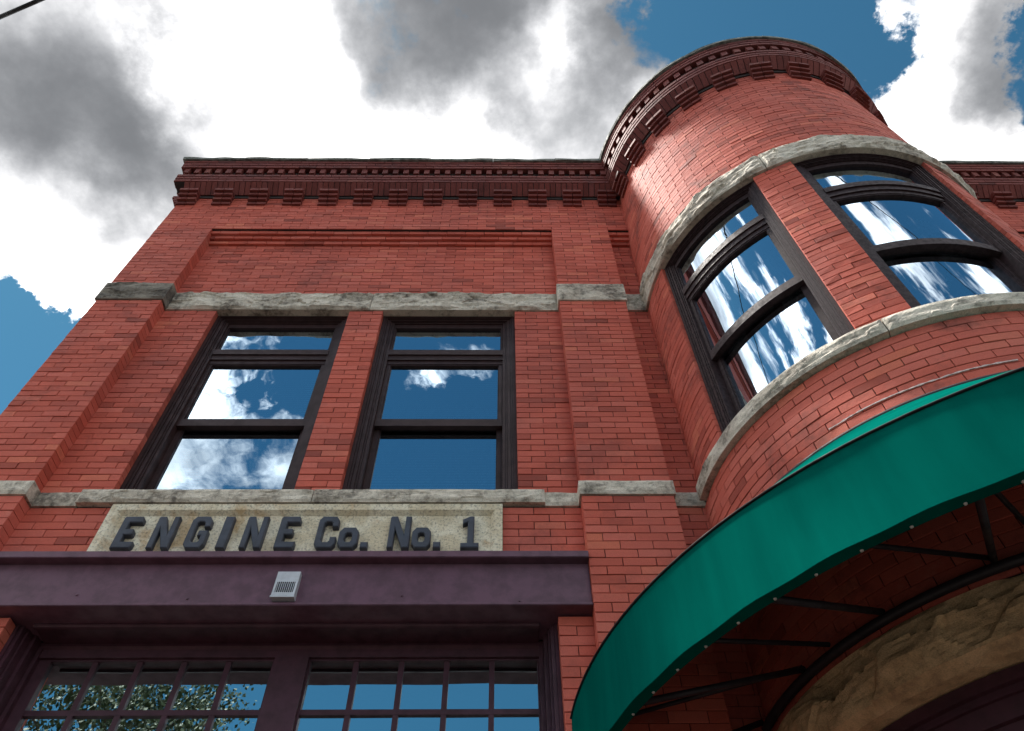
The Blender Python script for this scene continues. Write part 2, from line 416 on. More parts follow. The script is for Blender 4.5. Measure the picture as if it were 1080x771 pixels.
def lay(m, u0, u1, z0, z1, n, holes=(), d=0., dep=.105, tower=False, phase=0., fill=True):
    c = (z1 - z0) / n
    for r in range(n):
        a = z0 + c * r; b_ = a + c
        iv = [(u0, u1)]
        for (h0, h1, g0, g1) in holes:
            if g0 < b_ - .004 and g1 > a + .004:
                nv = []
                for (p, q) in iv:
                    if h1 <= p or h0 >= q: nv.append((p, q)); continue
                    if h0 > p: nv.append((p, h0))
                    if h1 < q: nv.append((h1, q))
                iv = nv
        for (p, q) in iv:
            off = phase + (BL / 2 if r % 2 else 0)
            k = math.floor((p - u0 - off) / BL); cuts = [p]
            while True:
                k += 1; x = u0 + off + k * BL
                if x >= q - .045: break
                if x > p + .045: cuts.append(x)
            cuts.append(q)
            for x0, x1 in zip(cuts, cuts[1:]):
                l_ = x0 + (JT / 2 if x0 > p else 0); r_ = x1 - (JT / 2 if x1 < q else 0)
                BRICKS.append((m, l_, r_, a + JT / 2, b_ - JT / 2, d, dep, tower))
back = MB()
def backing(m, u0, u1, z0, z1, holes=(), d=.010, th=.20, ins=.006):
    holes = [(h[0], h[1], h[2], h[3] + (.06 if h[3] in (Z_L0, 3.33) else 0)) for h in holes]
    us = sorted({u0, u1, *[min(max(x, u0), u1) for h in holes for x in (h[0] - ins, h[1] + ins)]})
    zs = sorted({z0, z1, *[min(max(x, z0), z1) for h in holes for x in (h[2] - ins, h[3] + ins)]})
    for a, b_ in zip(us, us[1:]):
        for e, f in zip(zs, zs[1:]):
            if b_ - a < 1e-5 or f - e < 1e-5: continue
            mu, mz = (a + b_) / 2, (e + f) / 2
            if any(h[0] - ins - 1e-6 < mu < h[1] + ins + 1e-6 and h[2] - ins < mz < h[3] + ins for h in holes): continue
            back.box(m, a, b_, d, d + th, e, f)

def facade(mir):
    """bay with two piers; mir mirrors it about the tower axis for the wing on the tower's other side"""
    def X(a, b_): return (a, b_) if not mir else (2 * TC[0] - b_, 2 * TC[0] - a)
    holesW = [(*X(*W1), Z_B1, Z_L0), (*X(*W2), Z_B1, Z_L0)]
    if not mir: holesW.append((TAB[0], TAB[1], TAB[2], Z_B0 + .001))
    wl, wr = X(PL1, PR0)
    # recessed wall of the bay
    lay(WALL, wl, wr, Z_B1, Z_L0, 38, holesW); lay(WALL, wl, wr, Z_L1, Z_P - .198, 16)
    if not mir: lay(WALL, wl, wr, Z_G1 - .03, Z_B0, 8, holesW)
    else: lay(WALL, wl, wr, .08, Z_B0, 77)
    for k in range(3):                           # corbelled head of the panel
        lay(WALL, wl, wr, Z_P - .198 + .066 * k, Z_P - .132 + .066 * k, 1, d=-.03 * (k + 1), dep=.13, phase=.05 * k)
    backing(WALL, wl, wr, 0. if mir else Z_G0 + .03, Z_P, holesW if mir else [h for h in holesW if h[2] > 5.4])
    # piers
    for pl in ((PL0, PL1), (PR0, PR1)):
        a, b_ = X(*pl)
        lay(FRONT, a, b_, .08, Z_B0, 77, dep=.13); lay(FRONT, a, b_, Z_B1, Z_L0, 38, dep=.13); lay(FRONT, a, b_, Z_L1, Z_P, 19, dep=.13)
        backing(FRONT, a + .006, b_ - .006, 0, Z_P, th=.32)
    # brick jambs of the engine door
    if not mir:
        for a, b_ in ((PL1, DOOR[0]), (DOOR[1], PR0)):
            lay(WALL, a, b_, .03, Z_G0 - .01, 65, dep=.15); backing(WALL, a, b_ - .006 if a < -1 else b_, 0, Z_G0 - .02, th=.30) if a < -1 else backing(WALL, a + .006, b_, 0, Z_G0 - .02, th=.30)
    # recess between pier and tower
    a, b_ = X(PR1, XR)
    for z0, z1, n in ((.08, 3.33, 48), (3.645, Z_B0, 25), (Z_B1, Z_L0, 38), (Z_L1, Z_P - .198, 16)): lay(WALL, a, b_, z0, z1, n)
    for k in range(3): lay(WALL, a, b_, Z_P - .198 + .066 * k, Z_P - .132 + .066 * k, 1, d=-.03 * (k + 1), dep=.13, phase=.05 * k)
    backing(WALL, a, b_, 0, Z_P, th=.3)
    # frieze
    a, b_ = X(XL, XR)
    lay(FRONT, a, b_, Z_P, Z_C, 16, dep=.13); backing(FRONT, a + .006, b_ - .006 if not mir else b_ - .006, Z_P, Z_C, th=.32)
facade(False); facade(True)

# tower brickwork
TW = [(-73., -32.4), (-20.6, 20.6), (32.4, 73.)]
LOWD = (-66., 66.)
th = [(A(a), A(b_), Z_B1, Z_L0) for a, b_ in TW]
for z0, z1, n, hl in ((.08, 3.33, 48, [(A(LOWD[0]), A(LOWD[1]), 0, 3.33)]), (3.645, Z_B0, 25, []), (Z_B1, Z_L0, 38, th), (Z_L1, Z_C, 35, [])):
    lay(TOWER, A(-92), A(92), z0, z1, n, hl, tower=True)
backing(TOWER, A(-92), A(92), .0, Z_C, th + [(A(LOWD[0]), A(LOWD[1]), -1, 3.33)], th=.16)

# pick the bricks that show largest; the rest are one mesh
def hits_awning(p):
    o = CAM; d = Vector(p) - o; ex, ey = o.x - TC[0], o.y - TC[1]
    a = d.x ** 2 + d.y ** 2; b_ = 2 * (d.x * ex + d.y * ey); c = ex * ex + ey * ey - 2.71 ** 2
    q = b_ * b_ - 4 * a * c
    if q < 0: return False
    t_ = (-b_ - math.sqrt(q)) / (2 * a)
    return 0 < t_ < 1 and 3.28 < o.z + t_ * d.z < 3.74
cand = []
for i, (m, u0, u1, z0, z1, d, dep, tw) in enumerate(BRICKS):
    pts = [to_pix(m(u, d, z)) for u, z in ((u0, z0), (u1, z0), (u1, z1), (u0, z1))]
    cxp = sum(p[0] for p in pts) / 4; cyp = sum(p[1] for p in pts) / 4
    if min(p[2] for p in pts) <= 0 or not (-5 < cxp < 1085 and -5 < cyp < 776): continue
    pc = m((u0 + u1) / 2, d, (z0 + z1) / 2)
    if tw:
        nrm = Vector((pc[0] - TC[0], pc[1] - TC[1], 0))
        if nrm.dot(CAM - Vector(pc)) <= .15: continue
    if hits_awning(pc) or (pc[0] > 1.5 and not tw): continue
    if not tw and pc[0] > PR1 and pc[2] < 5.0: continue
    ar = .5 * abs(sum(pts[k][0] * pts[(k + 1) % 4][1] - pts[(k + 1) % 4][0] * pts[k][1] for k in range(4)))
    cand.append((ar, i))
cand.sort(reverse=True); BIG = {i for _, i in cand[:300]}
WALLP = bp(back, 'wall', 'mortar')
def bcol(low=False):
    r = random.random(); v = random.gauss(.62 if low else .45, .16)
    if r < .03: v = random.uniform(0, .15)
    elif r > .93: v = random.uniform(.85, 1)
    return (min(1, max(0, v)), random.random(), 0, 1)
rest = {False: MB(), True: MB()}
for i, (m, u0, u1, z0, z1, d, dep, tw) in enumerate(BRICKS):
    dd = d + random.uniform(-.0018, .0018); col = bcol(z1 < Z_B0 + .02)
    if i in BIG:
        b_ = MB(); b_.brick(m, u0, u1, z0, z1, dd, dep, col); b_.build('brick', 'brick_tower' if tw else 'brick', WALLP, fixn=True)
    else: rest[tw].brick(m, u0, u1, z0, z1, dd, dep, col)
for tw in (False, True):
    o = rest[tw].build('tower_brickwork' if tw else 'brickwork', 'brick_tower' if tw else 'brick', WALLP); o['kind'] = 'stuff'

# shell of the building: side, back, roof, floors
s = MB()
s.box(Flat(), XL + .004, XL + .25, .33, 9.0, 0, 10.9); s.box(Flat(), 2 * TC[0] - XL - .25, 2 * TC[0] - XL - .004, .33, 9.0, 0, 10.9); s.box(Flat(), XL + .25, 2 * TC[0] - XL - .25, 8.8, 9.0, 0, 10.9)
bp(s, 'side_wall', 'brick_far')
s = MB(); s.box(Flat(), XL + .25, 2 * TC[0] - XL - .25, .335, 8.8, 10.6, 10.85)
n = 24
s.v.extend([TOWER(A(-90 + 180 * i / n), .17, 10.85) for i in range(n + 1)]); s.f.append(tuple(range(len(s.v) - n - 1, len(s.v)))); s.c.append(None); s.sm.append(False)
bp(s, 'roof', 'coping', fixn=False)
s = MB(); s.box(Flat(), XL + .25, 2 * TC[0] - XL - .25, .45, 8.8, 4.85, 5.2)
for zz in (5.25, 8.3):
    s.v.extend([TOWER(A(-90 + 180 * i / n), .17, zz) for i in range(n + 1)]); s.f.append(tuple(range(len(s.v) - n - 1, len(s.v)))); s.c.append(None); s.sm.append(False)
s.box(Flat(), 1.3, 4.8, .45, .55, 0, 10.6); s.box(Flat(), XL + .25, 1.3, 4.5, 4.6, 0, 10.6)
s.box(Flat(), XL + .25, 1.3, .45, 4.5, 8.35, 8.5)
bp(s, 'interior', 'room', fixn=False)

# ---- stone bands
def stone(m, u0, u1, z0, z1, d0, dep, amp, name, sd, mat='stone', **k):
    return sub(rock(name, m, u0, u1, z0, z1, d0, dep, amp, FH, mat, seed=sd, **k))
g = .003
for mir in (False, True):
    def X(a, b_): return (a, b_) if not mir else (2 * TC[0] - b_, 2 * TC[0] - a)
    ms = 40. if mir else 0.
    rs = .02 if mir else .013
    mid = (W1[1] + W2[0]) / 2 + .03
    a, b_ = X(PL1, mid); stone(WALL, a + g, b_ - g, Z_L0 + g, Z_L1 - g, -.014, .25, .042, 'lintel_stone', 1.3 + ms, res=rs)
    a, b_ = X(mid, PR0); stone(WALL, a + g, b_ - g, Z_L0 + g, Z_L1 - g, -.014, .25, .042, 'lintel_stone', 5.1 + ms, res=rs)
    for k, pl in enumerate(((PL0 - .02, PL1 + .015), (PR0 - .015, PR1 + .015))):
        a, b_ = X(*pl)
        stone(FRONT, a, b_, Z_L0 + g, Z_L1 - g, -.014, .17, .028, 'pier_stone', 9.7 + 3 * k + ms, 'stone_sooty' if k == 0 and not mir else 'stone', res=rs)
        stone(FRONT, a, b_, Z_B0 + g, Z_B1 - g, -.012, .17, .018, 'pier_stone', 21.7 + 3 * k + ms, res=rs)
    a, b_ = X(PR1, XR)
    stone(WALL, a + .017, b_, Z_L0 + g, Z_L1 - g, -.018, .15, .028, 'band_stone', 31. + ms, res=rs); stone(WALL, a + .017, b_, Z_B0 + g, Z_B1 - g, -.012, .15, .016, 'band_stone', 33. + ms, res=rs)
    stone(WALL, a + .004, b_, 3.335, 3.64, -.012, .15, .02, 'band_stone', 35. + ms, 'stone_warm', res=rs)
    # sills and the short band stones beside them
    sl, sr = X(W1[0] - .185, W2[1] + .185); sm_ = (sl + sr) / 2
    stone(WALL, sl, sm_ - g, Z_B0 + .014, Z_B1 + .002, -.040, .30, .024, 'sill_stone', 41. + ms, res=.01, chip=.35); stone(WALL, sm_ + g, sr, Z_B0 + .014, Z_B1 + .002, -.040, .30, .024, 'sill_stone', 47. + ms, res=.01, chip=.35)
    a, b_ = X(PL1, PR0)
    stone(WALL, a + g, sl - g, Z_B0 + g, Z_B1 - g, -.014, .12, .018, 'band_stone', 51. + ms); stone(WALL, sr + g, b_ - g, Z_B0 + g, Z_B1 - g, -.014, .12, .018, 'band_stone', 57. + ms)
tj = (-92., -27.6, 27.6, 92.)
for k, (a, b_) in enumerate(zip(tj, tj[1:])):
    stone(TOWER, A(a) + g, A(b_) - g, Z_L0 + g, Z_L1 - g, -.022, .26, .045, 'curved_lintel_stone', 61. + 4 * k)
    stone(TOWER, A(a + 4 * (k == 0)) + g, A(b_) - g, Z_B0 + g, Z_B1 - g, -.045, .28, .020, 'curved_sill_stone', 81. + 4 * k, chip=.4)
    stone(TOWER, A(a) + g, A(b_) - g, 3.335, 3.64, -.012, .22, .055, 'curved_door_lintel', 101. + 4 * k, 'stone_warm', fs=.6, cell=.06)

# ---- cornice: modillions, soldier course, fascia, dentils, top courses, coping
def cornice(m, U0, u1, zoff, tower, phases, left_end=False):
    d0 = -.14
    E = (lambda d: U0 + min(0, d)) if left_end else (lambda d: U0)
    u0 = U0
    z = lambda x: x + zoff
    # brick block corbels
    blocks = phases
    for uc in blocks:
        s = MB()
        for k in range(4):
            zz = z(10.095 + .0665 * k); dd = -.025 - .030 * k
            for q, (p0, p1) in enumerate((((uc - .11), (uc - .004)), ((uc + .004), (uc + .11)))):
                s.brick(m, p0, p1, zz + .013, zz + .0655, dd, .12, bcol())
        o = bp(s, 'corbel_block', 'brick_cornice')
    s = MB(); s.box(m, u0, u1, -.012, .1, z(10.30), z(10.505)); s.sweep(m, [(-.02, z(10.36)), (d0 + .018, z(10.512)), (.1, z(10.512)), (.1, z(10.36))], u0, u1)
    s.box(m, E(d0 + .012), u1, d0 + .012, .12, z(10.512), z(10.70)); s.box(m, E(-.095), u1, -.095, .12, z(10.70), z(10.90)); s.box(m, E(-.155), u1, -.155, .12, z(10.90), z(11.085))
    bp(s, 'cornice_core', 'mortar')
    s = MB(); n = int((u1 - u0) / .068); st = (u1 - u0) / n
    for i in range(n):                           # soldiers leaning out
        a = u0 + st * i + .004; b_ = u0 + st * (i + 1) - .004; j = random.uniform(-.003, .003); c = bcol()
        p = [(-.028 + j, z(10.352)), (d0 + .004 + j, z(10.506)), (d0 + .03, z(10.511)), (-.0, z(10.37))]
        s.sweep(m, p, a, b_, col=c, n=1)
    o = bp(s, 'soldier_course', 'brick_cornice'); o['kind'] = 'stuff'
    u0 = E(-.14)
    s = MB(); n = int((u1 - u0) / .13); st = (u1 - u0) / n
    for i in range(n):
        a = u0 + st * (i + .25); s.brick(m, a, a + .066, z(10.765), z(10.888), -.15, .06, bcol(), ch=.003)
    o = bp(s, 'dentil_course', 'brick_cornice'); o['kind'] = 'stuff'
    s = MB()
    for (z0, z1, nr, d) in ((10.514, 10.70, 3, d0), (10.892, 11.085, 3, -.168)):
        c = (z1 - z0) / nr; u0 = E(d)
        for r in range(nr):
            x = u0 - (BL / 2 if r % 2 else 0)
            while x < u1 - .02:
                a = max(x, u0); b_ = min(x + BL, u1)
                if b_ - a > .02: s.brick(m, a + JT / 2, b_ - JT / 2, z(z0 + c * r) + JT / 2, z(z0 + c * (r + 1)) - JT / 2, d - .006 * r, .1, bcol())
                x += BL
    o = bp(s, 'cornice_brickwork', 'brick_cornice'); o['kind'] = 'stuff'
    u0 = E(-.205)
    s = MB(); L = .75; n = max(1, int((u1 - u0) / L)); st = (u1 - u0) / n
    for i in range(n):
        a = u0 + st * i + .001; b_ = u0 + st * (i + 1) - .001; k0 = random.uniform(-.004, .004)
        jit = lambda u, j: (.012 * noise.noise(Vector((u * 3.1, j * 2.3, zoff * 900 + 2))), .016 * noise.noise(Vector((u * 4.3, j * .3, zoff * 700))))
        s.sweep(m, [(-.205 + k0, z(11.09)), (-.21 + k0, z(11.135)), (-.19, z(11.155)), (.15, z(11.165)), (.15, z(11.09))], a, b_, n=12, jit=jit)
    o = bp(s, 'coping', 'coping')
mods = [-3.825 + .4235 * k for k in range(13)]
mods = [x for x in mods if x < 1.35]
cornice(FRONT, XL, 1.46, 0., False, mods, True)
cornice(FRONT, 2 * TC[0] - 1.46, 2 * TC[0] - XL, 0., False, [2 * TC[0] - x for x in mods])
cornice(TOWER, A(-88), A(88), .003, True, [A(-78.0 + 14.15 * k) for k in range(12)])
# left return of the cornice
class Side(Flat):
    def __call__(s, u, d, z): return (XL + d, u, z)
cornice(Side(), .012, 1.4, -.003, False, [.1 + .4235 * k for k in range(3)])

# ---- windows (frame with mouldings, two sashes, transom light), flat or curved
def window(m, u0, u1, z0, z1, name_glass, old):
    gd = lambda d: d
    fr = MB()
    fp = 'frame_weathered' if old else 'frame_paint'
    steps = [(.000, .030, .060), (.030, .046, .072), (.046, .076, .084), (.076, .090, .096), (.090, .116, .105)] if not old else \
            [(.000, .026, .030), (.026, .042, .042), (.042, .068, .050), (.068, .080, .060), (.080, .096, .068)]
    e_ = steps[-1][1]; sh = .037 if old else 0.
    def ring(s, a0, a1, d0, d1, bottom=True, hd=None):
        s.box(m, u0 + a0, u0 + a1, d0, d1, z0, z1 - a0 * .55); s.box(m, u1 - a1, u1 - a0, d0, d1, z0, z1 - a0 * .55)
        s.box(m, u0 + a1, u1 - a1, d0, d1, z1 - a1 * .55, z1 - a0 * .55)
    for a0, a1, d in steps: ring(fr, a0 + .0012, a1, d, .30)
    W = bp(fr, 'window', fp)
    # transom bar: two mouldings
    i0, i1 = u0 + e_, u1 - e_; zt = z1 - .52; zu = z1 - .71
    tb = MB(); tb.box(m, i0, i1, .098 - sh, .30, zt - .075, zt); tb.box(m, i0, i1, .112 - sh, .30, zt - .14, zt - .075); tb.box(m, i0, i1, .126 - sh, .30, zu, zt - .14); tb.build('transom_bar', fp, W)
    def sash(za, zb, d, st, top, bot):
        s = MB(); a, b_ = i0 + .0015, i1 - .0015
        s.box(m, a, a + st, d, d + .045, za, zb); s.box(m, b_ - st, b_, d, d + .045, za, zb)
        s.box(m, a + st, b_ - st, d, d + .045, zb - top, zb); s.box(m, a + st, b_ - st, d, d + .045, za, za + bot)
        # glazing bead
        for q in (0, 1):
            x = a + st if q == 0 else b_ - st - .008
            s.box(m, x, x + .008, d + .012, d + .044, za + bot, zb - top)
        o = s.build('sash', fp, W)
        gl = MB(); N = max(1, int((b_ - a) / .02)) if m.step < 9 else 1
        k = len(gl.v)
        for i in range(N + 1):
            u = a + st - .004 + (b_ - a - 2 * st + .008) * i / N
            gl.v.append(m(u, d + .026, za + bot - .004)); gl.v.append(m(u, d + .026, zb - top + .004))
        for i in range(N): gl.f.append((2 * i, 2 * i + 2, 2 * i + 3, 2 * i + 1)); gl.c.append(None); gl.sm.append(True)
        gl.build('pane', name_glass, W, fixn=False)
    zm = z0 + (6.39 - Z_B1)
    sash(zt + .0005, z1 - e_ * .55, .118 - sh, .014, .06, .012)      # transom light
    sash(zm - .04, zu - .0005, .132 - sh, .034, .012, .085)          # upper sash
    sash(z0, zm + .03, .180 - sh, .042, .045, .09)                    # lower sash
    if not old:
        s = MB(); zz = z0 + .02
        while zz < zu: s.quad([m(i0, .30, zz), m(i1, .30, zz), m(i1, .318, zz + .026), m(i0, .318, zz + .026)]); zz += .030
        o = s.build('blind', 'curtain', W, fixn=False); o['kind'] = 'stuff'
    else:
        for sd_ in (0, 1):                        # drapes gathered at both sides
            s = MB(); N = 26; wd_ = .26
            for i in range(N + 1):
                u = (i0 + wd_ * i / N) if sd_ == 0 else (i1 - wd_ * i / N)
                for z_ in (z0, z1): s.v.append(m(u, .30 + .022 * math.sin(i * 1.5), z_))
            for i in range(N): s.f.append((2 * i, 2 * i + 2, 2 * i + 3, 2 * i + 1)); s.c.append(None); s.sm.append(True)
            s.build('curtain', 'curtain', W, fixn=False)
    return W
for mir in (False, True):
    for wd in (W1, W2):
        a, b_ = wd if not mir else (2 * TC[0] - wd[1], 2 * TC[0] - wd[0])
        window(WALL, a, b_, Z_B1 + .004, Z_L0 - .002, 'glass', False)
for a, b_ in TW: window(TOWER, A(a), A(b_), Z_B1 + .002, Z_L0 - .002, 'glass_old', True)
# ---- curved entrance frame under the awning
s = MB()
for k, (a0, a1, d) in enumerate(((0, .05, .07), (.05, .08, .10), (.08, .16, .12), (.16, .20, .15), (.20, .30, .17))):
    s.box(TOWER, A(LOWD[0]), A(LOWD[1]), d, .30, 3.33 - a1, 3.33 - a0 - .0012)
    s.box(TOWER, A(LOWD[0]) + a0, A(LOWD[0]) + a1, d, .30, 0, 3.03); s.box(TOWER, A(LOWD[1]) - a1, A(LOWD[1]) - a0, d, .30, 0, 3.03)
for c in (-22, 22): s.box(TOWER, A(c) - .05, A(c) + .05, .16, .29, 0, 3.03)
s.box(TOWER, A(LOWD[0]) + .3, A(LOWD[1]) - .3, .175, .28, 0, .5)
ent = bp(s, 'entrance_frame', 'door_paint')
s = MB(); s.box(TOWER, A(LOWD[0]) + .3, A(LOWD[1]) - .3, .22, .226, .5, 3.03); s.build('pane', 'glass_door', ent)
# ---- caulk line of an older awning
s = MB()
s.sweep(TOWER, [(-.0045, 4.860), (-.0045, 4.868), (.004, 4.868), (.004, 4.860)], A(-47), A(-11), n=220,
        jit=lambda uu, j: (.006 * max(0, noise.noise(Vector((uu * 9, 3, 3)))), .010 * noise.noise(Vector((uu * 2.2, 0, 7))) + (.005 if j in (1, 2) else -.004) * noise.noise(Vector((uu * 30, j // 2, 4)))))
bp(s, 'old_caulk_line', 'caulk')

# ---- painted steel girder over the engine door
s = MB()
s.box(WALL, PL1 + .003, PR0 - .003, -.14, .06, 4.765, Z_G1); s.box(WALL, PL1 + .003, PR0 - .003, -.075, .06, Z_G0 + .022, 4.765); s.box(WALL, PL1 + .003, PR0 - .003, -.10, .26, Z_G0, Z_G0 + .022)
gd_ = bp(s, 'girder', 'girder_paint')
bm = bmesh.new(); bm.from_mesh(gd_.data); bmesh.ops.bevel(bm, geom=[e for e in bm.edges if e.calc_length() > 1], offset=.004, segments=2, affect='EDGES'); bm.to_mesh(gd_.data); bm.free()
for x, zz in ((-2.6, 4.53), (-1.92, 4.50), (-.62, 4.52), (.1, 4.48)):
    s = MB(); s.tube((x, .046, zz), (x, .038, zz), .007, 8); s.build('bolt', 'girder_paint', gd_)
# ---- engine door
s = MB()
ZD = Z_G0 - .002
for a0, a1, d in ((0, .022, .085), (.022, .046, .10), (.046, .060, .14), (.060, .085, .20), (.085, .112, .27)):
    s.box(WALL, DOOR[0] + a0 + .001, DOOR[0] + a1, d, .40, 0, ZD); s.box(WALL, DOOR[1] - a1, DOOR[1] - a0 - .001, d, .40, 0, ZD)
jl, jr = DOOR[0] + .1122, DOOR[1] - .1122
s.sweep(WALL, [(.080, ZD - .022), (.072, ZD - .012), (.072, ZD), (.40, ZD), (.40, ZD - .012), (.11, ZD - .012), (.10, ZD - .026)], DOOR[0] + .1125, DOOR[1] - .1125)
s.sweep(WALL, [(.265, ZD - .0125), (.265, ZD - .030), (.282, ZD - .045), (.282, ZD - .098), (.40, ZD - .098), (.40, ZD - .0125)], jl, jr)
s.box(WALL, -1.408, -1.2, .275, .40, 0, ZD - .0985)
ED = bp(s, 'engine_door', 'door_paint')
for x0, x1, g0, g1 in ((jl, -1.4085, -2.79, -1.424), (-1.1995, jr, -1.188, .211)):
    lf = MB(); zt = ZD - .0985; cols = 5
    pw = (g1 - g0) / cols; m_ = .0165
    lf.box(WALL, x0, g0, .305, .35, 0, zt); lf.box(WALL, g1, x1, .305, .35, 0, zt)
    lf.box(WALL, g0, g1, .305, .35, zt - .012, zt)
    ph = .345; zrow = [zt - .012 + m_ - ph * k for k in range(6)]
    for k in range(1, 6):
        lf.box(WALL, g0, g1, .310, .345, zrow[k] - m_, zrow[k] + m_)
    lf.box(WALL, g0, g1, .305, .35, 0, zrow[5] - m_ - .0005)
    for c in range(1, cols):
        lf.box(WALL, g0 + pw * c - m_, g0 + pw * c + m_, .3115, .3435, zrow[5], zt - .0125)
    LF = lf.build('door_leaf', 'door_paint', ED)
    for r in range(5):
        for c in range(cols):
            p = MB(); tx = random.uniform(-.0012, .0012); tz = random.uniform(-.0012, .0012)
            a, b_ = g0 + pw * c, g0 + pw * (c + 1); e, f = zrow[r + 1], zrow[r]
            p.quad([WALL(a, .328 + tx, e), WALL(b_, .328 - tx, e), WALL(b_, .328 - tx + tz, f), WALL(a, .328 + tx + tz, f)])
            p.build('pane', 'glass_door', ED, fixn=False)

# ---- stone tablet with the station's name
x0, x1, z0, z1 = TAB
s = MB(); bw = .055; zb = z1 - .012
nx, nz = 150, 26; id_ = {}
fx0, fx1, fz0, fz1 = x0 + .1, x1 - .1, z0 + .02, zb - .085
for i in range(nx + 1):
    for j in range(nz + 1):
        X_ = fx0 + (fx1 - fx0) * i / nx; Z_ = fz0 + (fz1 - fz0) * j / nz
        id_[i, j] = len(s.v); s.v.append((X_,   .119 - .005 * noise.fractal(Vector((X_ * 9, Z_ * 9, 0)), .9, 2, 4), Z_))
for i in range(nx):
    for j in range(nz): s.f.append((id_[i, j], id_[i + 1, j], id_[i + 1, j + 1], id_[i, j + 1])); s.c.append(None); s.sm.append(False)
s.box(Flat(), x0 + .002, x1 - .002, .126, .24, z0, zb)
TB = bp(s, 'name_tablet', 'tablet', fixn=False)
s = MB()
def rim(a, b_, c, e):
    s.box(Flat(), a, b_, .088, .15, c, e)
rim(x0 + .002, x1 - .002, zb - .055, zb); rim(x0 + .002, x0 + .055, z0, zb - .055); rim(x1 - .055, x1 - .002, z0, zb - .055)
# bevel from rim to field
s.quad([(x0 + .055, .0885, zb - .055), (x1 - .055, .0885, zb - .055), (x1 - .085, .121, zb - .085), (x0 + .085, .121, zb - .085)])
s.quad([(x0 + .055, .0885, z0), (x0 + .055, .0885, zb - .055), (x0 + .085, .121, zb - .085), (x0 + .085, .121, z0)])
s.quad([(x1 - .055, .0885, z0), (x1 - .085, .121, z0), (x1 - .085, .121, zb - .085), (x1 - .055, .0885, zb - .055)])
s.quad([(x0 + .085, .1195, z0), (x1 - .085, .1195, z0), (x1 - .085, .1195, fz0 + .01), (x0 + .085, .1195, fz0 + .01)])
for xa, xb in ((x0 + .085, fx0 + .004), (fx1 - .004, x1 - .085)): s.quad([(xa, .1195, z0), (xb, .1195, z0), (xb, .1195, zb - .085), (xa, .1195, zb - .085)])
s.build('tablet_rim', 'tablet', TB, fixn=False)
# block letters, corners cut; unit box, stroke t wide / h high
t_, h_ = .30, .20; c_ = .16; cz = .12
GL = {
 'E': [[(0, 0), (.92, 0), (1, .06), (1, h_), (.36, h_), (.36, .41), (.70, .41), (.76, .44), (.76, .57), (.70, .60), (.36, .60), (.36, .80), (1, .80), (1, .94), (.92, 1), (.06, 1), (0, .95)]],
 'N': [[(0, 0), (.27, 0), (.27, .60), (.68, 0), (1, 0), (1, 1), (.73, 1), (.73, .42), (.33, 1), (.05, 1), (0, .96)]],
 'G': [[(c_, 0), (1 - c_, 0), (1, cz), (1, .55), (.52, .55), (.52, .38), (.70, .38), (.70, .22), (.62, .18), (.38, .18), (.30, .23), (.30, .77), (.38, .82), (.62, .82), (.70, .77), (.70, .66), (1, .66), (1, 1 - cz), (1 - c_, 1), (c_, 1), (0, 1 - cz), (0, cz)]],
 'I': [[(.0, 0), (1, 0), (1, 1), (.0, 1)]],
 'C': [[(c_, 0), (1 - c_, 0), (1, cz), (1, .34), (.70, .34), (.70, .23), (.62, .18), (.38, .18), (.30, .23), (.30, .77), (.38, .82), (.62, .82), (.70, .77), (.70, .66), (1, .66), (1, 1 - cz), (1 - c_, 1), (c_, 1), (0, 1 - cz), (0, cz)]],
 'o': [[(.2, 0), (.8, 0), (1, .14), (1, .50), (.8, .64), (.2, .64), (0, .50), (0, .14)], [(.40, .18), (.60, .18), (.68, .23), (.68, .41), (.60, .46), (.40, .46), (.32, .41), (.32, .23)]],
 '.': [[(0, 0), (1, 0), (1, .18), (0, .18)]],
 '1': [[(0, 0), (1, 0), (1, .15), (.72, .15), (.72, 1), (.50, 1), (.08, .90), (.08, .74), (.36, .80), (.36, .15), (0, .15)]],
}
def px2x(px): 
    d = pix_dir(px, 578); return CAM.x + d.x / d.y * (.088 - CAM.y)
txt = [('E', 115.6, 137.6), ('N', 153.6, 176.5), ('G', 191.4, 213), ('I', 226.6, 236.4), ('N', 251.6, 274), ('E', 288.2, 309.4), ('C', 330, 352), ('o', 354.5, 375.5), ('.', 379.2, 387),
       ('N', 407.6, 430.5), ('o', 433, 453), ('.', 456.3, 464), ('1', 485.2, 504.6)]
LZ0, LZ1 = 4.925, 5.200
for ch, a, b_ in txt:
    xa, xb = px2x(a), px2x(b_); bm = bmesh.new()
    def vv(q): return bm.verts.new((xa + (xb - xa) * q[0], .076, LZ0 + (LZ1 - LZ0) * q[1]))
    loops = [[vv(q) for q in lp] for lp in GL[ch]]
    ed = []
    for lp in loops:
        for p, q in zip(lp, lp[1:] + lp[:1]): ed.append(bm.edges.new((p, q)))
    r = bmesh.ops.triangle_fill(bm, use_beauty=True, edges=ed, normal=(0, -1, 0))
    fs = [f for f in r['geom'] if isinstance(f, bmesh.types.BMFace)]
    if not fs: fs = list(bm.faces)
    ex = bmesh.ops.extrude_face_region(bm, geom=fs)
    bmesh.ops.translate(bm, vec=(0, .05, 0), verts=[e for e in ex['geom'] if isinstance(e, bmesh.types.BMVert)])
    bmesh.ops.recalc_face_normals(bm, faces=bm.faces)
    front = [e for e in bm.edges if all(abs(v.co.y - .076) < 1e-5 for v in e.verts) and len(e.link_faces) == 2 and e.calc_face_angle(0) > .5]
    bmesh.ops.bevel(bm, geom=front, offset=.006, segments=1, affect='EDGES')
    me = bpy.data.meshes.new('letter'); bm.to_mesh(me); bm.free(); me.materials.append(MAT['letter_paint'])
    o = bpy.data.objects.new('letter', me); COL.objects.link(o); o.parent = TB

